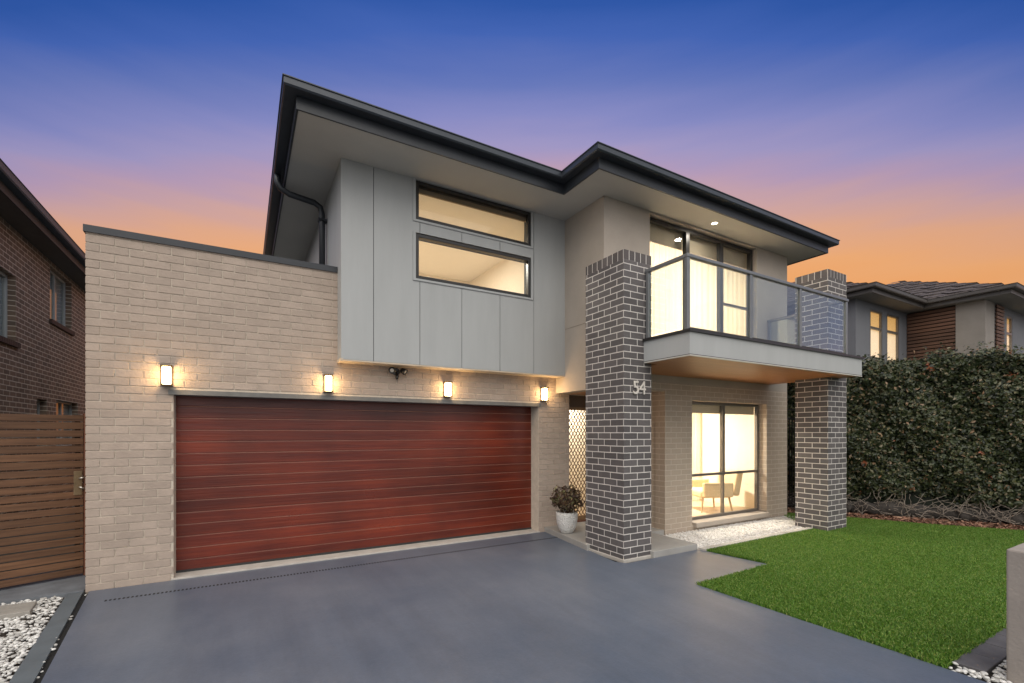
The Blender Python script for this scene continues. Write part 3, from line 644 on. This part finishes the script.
MB().lathe([(.0001,0),(.05,0),(.05,.03),(.0001,.03)], 0, 0, 20).build('wall_mount', BLK, T)
o = T.children[0]; o.matrix_local = Matrix.Translation((0,0,0)) @ Matrix.Rotation(R(90), 4, 'X')
o.data.transform(Matrix.Translation(ORG[T]))
def head(dx, dz, yaw, pitch):
    m = MB().lathe([(.0001,-.05),(.024,-.05),(.036,-.03),(.046,.02),(.046,.03),(.040,.03),(.038,.022),(.0001,.022)], 0, 0, 20)
    o = m.build('lamp_head', BLK, T, smooth=True); o.data.transform(Matrix.Translation(ORG[T]))
    o.matrix_local = Matrix.Translation((dx, -.10, dz)) @ Matrix.Rotation(yaw, 4, 'Z') @ Matrix.Rotation(pitch, 4, 'X')
    l = MB().lathe([(.0001,.024),(.026,.024)], 0, 0, 20).build('lens', M('clear_lens', (.42,.42,.40), .15), o); l.data.transform(Matrix.Translation(ORG[T]))
    MB().tube([Vector((1.81,6.29,2.47)), Vector((1.81+dx*.6, 6.25, 2.47+dz*.6)), Vector((1.81+dx, 6.22, 2.47+dz))], .012, 8).build('arm', BLK, T)
head(-.075, .01, R(-28), R(112)); head(.085, .0, R(50), R(118))
m = MB().lathe([(.0001,-.04),(.022,-.04),(.026,0),(.020,.02),(.0001,.028)], 0, 0, 16); o = m.build('motion_sensor', BLK, T, smooth=True); o.data.transform(Matrix.Translation(ORG[T])); o.matrix_local = Matrix.Translation((0,-.07,-.085)) @ Matrix.Rotation(R(160), 4, 'X')
MB().tube([(1.81,6.29,2.46),(1.81,6.25,2.42),(1.81,6.24,2.39)], .014, 8).build('arm', BLK, T)

T = thing('house_number', 'brushed metal house number 54 on the dark brick pillar', 'house number', (4.40, 4.34, 2.12))
xo = 4.290
for ch in '54':
    cu = bpy.data.curves.new('digit', 'FONT'); cu.body = ch; cu.size = .24; cu.extrude = .006; cu.bevel_depth = .0015; cu.offset = .001
    tmp = bpy.data.objects.new('tmp', cu); C.objects.link(tmp); dg = bpy.context.evaluated_depsgraph_get()
    me = bpy.data.meshes.new_from_object(tmp.evaluated_get(dg)); bpy.data.objects.remove(tmp)
    me.materials.clear(); me.transform(Matrix.Translation((xo, 4.325, 2.13)) @ Matrix.Rotation(R(90), 4, 'X'))
    o = link_mesh('digit', me, M('pale_brushed_metal', (.80,.76,.68), .35, metal=.55), T); xo += .115

# ------------------------------------------------------------------ potted plant on the porch
PX, PY = 4.34, 5.78
T = thing('potted_plant', 'dark leafy shrub in a white dimpled pot beside the entry', 'potted plant', (PX, PY, .08))
prof = [(.0001,.082),(.085,.082),(.10,.09),(.135,.16),(.158,.24),(.168,.32),(.170,.40),(.165,.405),(.155,.40),(.150,.34),(.0001,.34)]
potm = M('white_glazed_pot', (.80,.79,.76), .4, var=.02)
t = potm.node_tree; vo = t.nodes.new('ShaderNodeTexVoronoi'); vo.inputs['Scale'].default_value = 55; g_ = t.nodes.new('ShaderNodeTexCoord'); t.links.new(g_.outputs['Object'], vo.inputs[0])
bp = t.nodes.new('ShaderNodeBump'); bp.inputs['Strength'].default_value = 1; bp.inputs['Distance'].default_value = .02; t.links.new(vo.outputs['Distance'], bp.inputs['Height']); t.links.new(bp.outputs[0], t.nodes['Principled BSDF'].inputs['Normal'])
MB().lathe(prof, PX, PY, 40).build('pot', potm, T, smooth=True)
def leaves(P, Nrm, size, wr=.5, jitter=.6, fold=.25):
    n = len(P); d = rng.normal(0,1,(n,3)); nr = Nrm+rng.normal(0,jitter,(n,3)); nr /= np.linalg.norm(nr,axis=1,keepdims=True)
    u = np.cross(nr, d); u /= np.linalg.norm(u,axis=1,keepdims=True); w = np.cross(nr,u); s = size[:,None]
    V = np.stack([P-u*s*.5, P+w*s*wr*.5+nr*s*fold*.3, P+u*s*.5-nr*s*.1, P-w*s*wr*.5+nr*s*fold*.3],1).reshape(-1,3)
    i = np.arange(n)[:,None]*4; F = np.concatenate([i+np.array([[0,1,2]]), i+np.array([[0,2,3]])],1).reshape(-1,3); return V, F
PLM = leafmat('bronze_leaves', [(0,(.045,.022,.016)),(.45,(.10,.055,.035)),(.8,(.15,.10,.05)),(.95,(.22,.22,.10)),(1,(.35,.30,.15))], .4, .15)
n = 1500; d = rng.normal(0,1,(n,3)); d /= np.linalg.norm(d,axis=1,keepdims=True); r = rng.uniform(.45,1,n)**.5
lump = 1+.22*np.sin(d[:,0]*5+1)*np.sin(d[:,2]*6)+.15*np.sin(d[:,1]*7)
P = d*(r*lump)[:,None]*np.array([.235,.235,.19])+np.array([PX-.01,PY,.60])
V, F = leaves(P, d, rng.uniform(.035,.06,n), .6); np_mesh('foliage', V, F, PLM, T)
st = MB()
for i in range(14):
    a = random.uniform(0,6.28); rr = random.uniform(.05,.18); st.tube([(PX,PY,.34),(PX+rr*.4*math.cos(a),PY+rr*.4*math.sin(a),.46),(PX+rr*math.cos(a),PY+rr*math.sin(a),random.uniform(.52,.7))], .006, 5, .003)
st.build('stems', M('stem_brown', (.10,.06,.04), .8), T)

# ------------------------------------------------------------------ slatted gate at left
T = thing('timber_gate', 'weathered brown horizontal slat timber gate between the two houses', 'gate', (-1.55, 7.02, 0), R(21.5))
ORG[T] = Vector((0,0,0))
gt = MB(); ns = 21; hh = 1.84
for i in range(ns):
    z0 = .03+i*(hh-.03)/ns; dz = random.uniform(-.004,.004)
    gt.box(-2.0+random.uniform(-.01,.01), -.022, z0+.004, -.035+random.uniform(-.004,.0), 0, z0+(hh-.03)/ns-.009+dz)
gt.build('slats', GATEW, T, bevel=.003)
MB().box(-.034,-.03,.01,.0,.045,1.85).build('frame_post', M('reddish_post', (.20,.08,.045), .6, var=.2, stretch=(14,14,.6)), T, bevel=.003)
MB().box(-.10,.001,.03,-.06,.045,1.84).box(-1.0,.001,.03,-.95,.045,1.84).box(-1.9,.001,.03,-1.85,.045,1.84).build('frame_rail', M('dark_frame', (.03,.018,.012), .8), T)
LK = MB().box(-.12,-.034,.93,-.05,-.023,1.20).build('lock_plate', M('aged_brass', (.30,.22,.13), .4, metal=.6, var=.2), T, bevel=.003)
for z, dz in ((1.12, .01), (1.02, -.02)): MB().tube([(-.075,-.035,z),(-.075,-.07,z),(-.03,-.075,z+dz)], .011, 8).build('handle', CHROME, LK, smooth=True)

# ------------------------------------------------------------------ neighbouring house at left
NB = thing('neighbour_house', 'dark brown brick two storey house at left behind the timber gate', 'house', (-5.5, 12, 0))
X = -3.35
nw = MB(); nw.uo = .1
wins = [(9.3, 3.16, 11.02, 4.28), (12.62, 3.90, 13.95, 4.98), (11.94, 1.3, 12.45, 2.27), (12.98, 1.3, 14.4, 2.31)]
wall_x(nw, 5.5, -.1, 24, 5.07, X-.25, X, wins)
nw.box(-10.5, 5.5, -.1, X-.25, 5.75, 5.07); nw.build('wall', BROWN, NB)
CURT = M('sky_reflection_curtain', (.36,.44,.48), .8, var=.25, scale=2, stretch=(1,10,.3))  # blue-grey of the sky reflected in the panes, put into the curtain colour
LGF = M('pale_aluminium_frame', (.40,.42,.42), .6)
ROWL = brick('brown_sill_brick', (.075,.04,.03), (.05,.03,.025), (.16,.12,.10), bw=.086, rh=.3, off=0, bump=.5)
for y0, z0, y1, z1 in wins:
    f = MB(); xf = X-.10; w = .045
    ym = (y0+y1)/2
    f.box(xf-.05,y0,z0,xf,y0+w,z1).box(xf-.05,y1-w,z0,xf,y1,z1).box(xf-.05,y0+w,z0,xf,y1-w,z0+w).box(xf-.05,y0+w,z1-w,xf,y1-w,z1).box(xf-.05,ym-w/2,z0+w,xf,ym+w/2,z1-w)
    F_ = f.build('window', LGF, NB, bevel=.004)
    MB().box(xf-.03,y0+w,z0+w,xf-.024,y1-w,z1-w).build('pane', GLASS, F_)
    MB().box(xf-.065,y0-.05,z0-.05,xf-.055,y1+.05,z1+.05).build('blind', CURT, F_)
    if z0 > 2: MB().box(X-.1,y0-.05,z0-.09,X+.045,y1+.05,z0-.002).build('sill', ROWL, F_)
nev = [(-2.98, 5.0), (-2.98, 24.5)]
DKS = M('dark_soffit', (.10,.095,.09), .8, var=.1)
MB().box(-10.9, 5.0, 5.066, -2.98, 24.5, 5.09).build('soffit', DKS, NB)
sweep(nev, [(0,5.05),(.02,5.05),(.02,5.24),(0,5.24)]).build('fascia', M('brown_fascia', (.055,.060,.066), .7, var=.1), NB)
sweep(nev, [(.022,5.19),(.13,5.19),(.145,5.21),(.145,5.30),(.158,5.31),(.135,5.31),(.135,5.21),(.022,5.21)]).build('gutter', M('blue_black_gutter', (.06,.085,.12), .6), NB)
hip(-10.9, 4.9, -2.86, 24.6, 5.245, R(18)).build('roof', ROOF, NB)

# ------------------------------------------------------------------ neighbouring house at right
NR = thing('neighbour_house', 'grey rendered house with tiled hip roof and lit windows behind the hedge', 'house', (18, 8, 0))
GR = M('grey_render', (.16,.165,.18), .8, var=.06, scale=2, bump=.2); BR = M('warm_grey_render', (.26,.235,.21), .8, var=.1, scale=2, bump=.2)
ZT = 5.02
wn = [(14.16, 3.58, 14.86, 4.86), (15.12, 3.55, 15.86, 4.86)]
m = MB(); wall_y(m, 13.4, -.1, 16.40, ZT, 5.75, 5.95, wn); m.box(13.4, 5.95, -.1, 13.6, 13, ZT); m.build('wall', GR, NR)
sl_m = MB()
MB().box(16.40, 4.69, -.1, 16.6, 5.75, ZT-.01).build('slat_backing', M('slat_shadow', (.035,.02,.014), .9), NR)
z = 2.6
while z < ZT-.04:
    sl_m.box(16.345, 4.70, z, 16.375, 5.74, z+.070); z += .096
sl_m.build('timber_slats', SLATW, NR); sl_m = MB()
z = 2.6
while z < ZT-.04:
    sl_m.box(17.02, 4.075, z, 17.60, 4.105, z+.070); z += .096
sl_m.build('timber_slats', SLATW, NR)
m = MB(); m.box(16.32, 4.12, -.1, 16.6, 4.69, ZT); wall_y(m, 16.6, -.1, 17.0, ZT, 4.12, 4.35)
m.build('pier', BR, NR)
w2 = [(18.0, 3.60, 18.50, 4.82)]
m = MB(); wall_y(m, 17.0, -.1, 23, ZT, 4.13, 4.36, w2); m.build('front_wall', GR, NR)
LIT = emit('glow_blind', (1,.52,.15), .62)  # blind sheets glow by themselves, in place of lamps in the rooms behind
t = LIT.node_tree; b = t.nodes['Principled BSDF']; b.inputs['Base Color'].default_value = (.6,.45,.25,1)
LIT2 = emit('glow_blind_bright', (1,.62,.26), .85)
for (x0, z0, x1, z1), y in [(wn[0], 5.755), (wn[1], 5.755), (w2[0], 4.135)]:
    w = .05; f = MB(); f.box(x0,y,z0,x0+w,y+.05,z1).box(x1-w,y,z0,x1,y+.05,z1).box(x0+w,y,z0,x1-w,y+.05,z0+w).box(x0+w,y,z1-w,x1-w,y+.05,z1).box(x0+w,y,z1-.50,x1-w,y+.05,z1-.44)
    F_ = f.build('window', GREYF, NR)
    MB().box(x0+w,y+.02,z0+w,x1-w,y+.026,z1-w).build('pane', GLASS, F_)
    MB().box(x0+.001,y+.055,z1-.45,x1-.001,y+.06,z1).build('blind', LIT, F_); MB().box(x0+.001,y+.055,z0,x1-.001,y+.06,z1-.452).build('glow_sheet', LIT2, F_)
    MB().box(x0-.03,y-.06,z0-.06,x1+.03,y-.006,z0-.003).build('sill', GREYF, F_)
ne = [(13.10, 13.5), (13.10, 5.28), (16.08, 5.28), (16.08, 3.62), (23.5, 3.62)]
m = MB(); m.prism([(13.10,5.28),(16.08,5.28),(16.08,13.5),(13.10,13.5)], ZT+.002, ZT+.03); m.prism([(16.08,3.62),(23.5,3.62),(23.5,13.5),(16.08,13.5)], ZT+.002, ZT+.03)
m.build('soffit', M('grey_soffit', (.22,.215,.205), .8, var=.06), NR)
RF = M('brown_fascia_paint', (.085,.075,.068), .5, var=.1)
sweep(ne, [(0,ZT-.01),(.02,ZT-.01),(.02,ZT+.15),(0,ZT+.15)]).build('fascia', RF, NR)
sweep(ne, [(.022,ZT+.09),(.12,ZT+.09),(.13,ZT+.11),(.13,ZT+.18),(.145,ZT+.19),(.12,ZT+.19),(.12,ZT+.11),(.022,ZT+.11)]).build('gutter', RF, NR)
# tiled roof: courses as real steps
TILE = M('brown_roof_tile', (.085,.068,.062), .75, var=.35, scale=9, bump=.4, bscale=40)
def tiled(m, x0, y0, x1, y1, z, pitch, step=.30):
    # two-way hip built from stacked courses, each a slab frustum a little proud of the next
    w = min(x1-x0, y1-y0)/2; k = 0; nz_ = int(w/step)
    for k in range(nz_):
        a = k*step; b2 = a+step; za = z+a*math.tan(pitch)+.03; zb = z+b2*math.tan(pitch)
        A = [(x0+a,y0+a,za),(x1-a,y0+a,za),(x1-a,y1-a,za),(x0+a,y1-a,za)]; B = [(x0+b2,y0+b2,zb),(x1-b2,y0+b2,zb),(x1-b2,y1-b2,zb),(x0+b2,y1-b2,zb)]
        Lw = [(p[0],p[1],p[2]-.03) for p in A]
        for i in range(4):
            j = (i+1) % 4; m.quad([Lw[i],Lw[j],A[j],A[i]])
            # split every course into single tiles with small steps
            pa, pb, qa, qb = Vector(A[i]), Vector(A[j]), Vector(B[i]), Vector(B[j]); ln = (pb-pa).length; nt_ = max(1, int(ln/.33))
            dirn = (pb-pa).normalized()
            for c in range(nt_):
                t0 = c/nt_; t1 = (c+1)/nt_; lift = Vector((0,0,.018*((c+k) % 2)+random.uniform(0,.008)))
                m.quad([pa.lerp(pb,t0)+lift, pa.lerp(pb,t1)+lift*.3, qa.lerp(qb,t1)+lift*.3, qa.lerp(qb,t0)+lift])
hip(13.01, 5.19, 23.6, 13.5, ZT+.10, R(24.6)).build('roof_underlay', RF, NR); hip(15.98, 3.53, 23.69, 12.5, ZT+.105, R(24.6)).build('roof_underlay', RF, NR)
m = MB(); tiled(m, 13.0, 5.18, 23.6, 13.5, ZT+.13, R(25)); m.build('main_roof', TILE, NR, fix=False)
m = MB(); tiled(m, 15.97, 3.52, 23.7, 12.5, ZT+.135, R(25)); m.build('front_roof', TILE, NR, fix=False)

# ------------------------------------------------------------------ hedge
HG = thing('hedge', 'tall dense dark green hedge along the right side of the lawn', 'hedge', (10.39, 4.64, 0))
HL = leafmat('hedge_leaves', [(0,(.012,.018,.008)),(.3,(.030,.044,.016)),(.65,(.060,.076,.028)),(.86,(.12,.125,.058)),(.95,(.24,.20,.12)),(1,(.32,.18,.10))], .40, .2)
t = HL.node_tree; rr_ = [n for n in t.nodes if n.type == 'VALTORGB'][0]
g_ = t.nodes.new('ShaderNodeNewGeometry'); nz_ = t.nodes.new('ShaderNodeTexNoise'); nz_.inputs['Scale'].default_value = 3.3; nz_.inputs['Detail'].default_value = 3; t.links.new(g_.outputs['Position'], nz_.inputs[0])
r2_ = t.nodes.new('ShaderNodeValToRGB'); r2_.color_ramp.elements[0].position = .665; r2_.color_ramp.elements[1].position = .71; t.links.new(nz_.outputs[0], r2_.inputs[0])
mq = t.nodes.new('ShaderNodeMath'); mq.operation = 'MULTIPLY'; gt_ = t.nodes.new('ShaderNodeMath'); gt_.operation = 'GREATER_THAN'; gt_.inputs[1].default_value = .45; t.links.new(g_.outputs['Random Per Island'], gt_.inputs[0]); t.links.new(r2_.outputs[0], mq.inputs[0]); t.links.new(gt_.outputs[0], mq.inputs[1])
mc = t.nodes.new('ShaderNodeMix'); mc.data_type = 'RGBA'; mc.inputs['B'].default_value = (.33,.09,.035,1); t.links.new(mq.outputs[0], mc.inputs['Factor']); t.links.new(rr_.outputs[0], mc.inputs['A'])
for n_l in [n for n in t.nodes if n.type in ('BSDF_PRINCIPLED','BSDF_TRANSLUCENT')]: t.links.new(mc.outputs['Result'], n_l.inputs[0])
b_ = np.array([-.475,.88]); n_ = np.array([.88,.475])
def hp(s, d): return np.array([10.39,4.64])[None]+s[:,None]*b_[None]+d[:,None]*n_[None]
def bulge(s, z): return .10*np.sin(s*2.3+z*1.1)+.07*np.sin(s*5.1-z*3.3+1)+.05*np.sin(z*6.2+s*3)+.03*np.sin(s*11+z*9)
def hedge_part(s0, s1, nface, ntop):
    s = rng.uniform(s0,s1,nface); z = rng.uniform(.30,3.0,nface); kp = z > .34+.10*np.sin(s*4.1)+.08*np.sin(s*11); s = s[kp]; z = z[kp]; nface = len(s); dep = rng.uniform(-.03,1,nface)**2*.30
    cl_ = .06*np.sin(s*17+np.sin(z*13)*2)*np.sin(z*19+s*4)
    d = bulge(s,z)*-1+dep+cl_; d += np.clip((z-2.8)/.3,0,1)**2*.25 + np.clip((.75-z)/.4,0,1)**2*.2
    xy = hp(s,d); P = np.concatenate([xy,z[:,None]],1); Nn = np.tile(np.array([-n_[0],-n_[1],.35]),(nface,1))
    s2 = rng.uniform(s0,s1,ntop); d2 = rng.uniform(0,1.1,ntop); z2 = 2.98+.07*np.sin(s2*3.1+d2*3)+.05*np.sin(s2*7.7)+rng.uniform(-.15,.06,ntop)+(rng.random(ntop)**8)*.22
    P2 = np.concatenate([hp(s2,d2),z2[:,None]],1); N2 = np.tile(np.array([-.3,-.1,1.]),(ntop,1))
    P = np.concatenate([P,P2]); Nn = np.concatenate([Nn,N2]); return leaves(P, Nn, rng.uniform(.045,.095,len(P)), .55, .6)
V, F = hedge_part(-4.6, 1.7, 62000, 12000)
np_mesh('foliage', V, F, HL, HG)
# inner woody mass
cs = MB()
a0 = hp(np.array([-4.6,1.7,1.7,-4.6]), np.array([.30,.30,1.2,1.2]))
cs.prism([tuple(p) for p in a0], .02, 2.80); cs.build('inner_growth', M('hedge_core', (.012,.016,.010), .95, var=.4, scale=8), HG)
# dark lumps at the foot and pale twigs over them
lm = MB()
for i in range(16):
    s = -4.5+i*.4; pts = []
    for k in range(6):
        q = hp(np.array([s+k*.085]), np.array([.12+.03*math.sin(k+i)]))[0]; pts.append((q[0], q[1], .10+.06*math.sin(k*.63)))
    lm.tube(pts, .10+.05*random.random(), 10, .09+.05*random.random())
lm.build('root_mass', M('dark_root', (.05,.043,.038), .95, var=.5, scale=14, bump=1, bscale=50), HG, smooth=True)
tw = MB()
for i in range(420):
    s = random.uniform(-4.5,1.5); z = random.uniform(.06,.34); d = random.uniform(-.05,.06); pts = []
    ds = random.uniform(-.055,.055); dz = random.uniform(-.04,.05)
    for k in range(6):
        q = hp(np.array([s]), np.array([d]))[0]; pts.append((q[0],q[1],max(.01,z))); ds += random.uniform(-.03,.03); dz += random.uniform(-.035,.035); s += ds; z += dz; d += random.uniform(-.03,.03)
    tw.tube(pts, .0065, 5, .003, cap=False)
tw.build('twigs', M('pale_twig', (.24,.20,.165), .8, var=.4, scale=6), HG)

# dark side gate post between the wall and the right pillar
T = thing('side_gate', 'narrow black metal side gate between the house wall and the right pillar', 'gate', (9.45, 5.25, 0))
for x in (9.22, 10.2): MB().box(x,5.24,0,x+.04,5.28,2.15).build('post', BLK, T)
for z in (.15, .95, 1.90, 2.08): MB().box(9.26,5.25,z,10.2,5.27,z+.03).build('rail', BLK, T)
m = MB()
for i in range(9): m.box(9.34+i*.095,5.252,.18,9.352+i*.095,5.268,1.9)
m.build('bars', BLK, T)

# ------------------------------------------------------------------ letterbox pier at the right edge
T = thing('letterbox_pier', 'rendered block letterbox pier at the right edge beside the pebbles', 'letterbox', (4.62, .75, 0))
MB().box(4.345,.50,-.08,4.90,1.0,.87).build('pier', M('warm_grey_block', (.30,.265,.235), .85, var=.10, scale=5, bump=.35, bscale=50), T, bevel=.012)
MB().box(4.45,.494,.62,4.78,.499,.66).build('mail_slot', BLK, T)
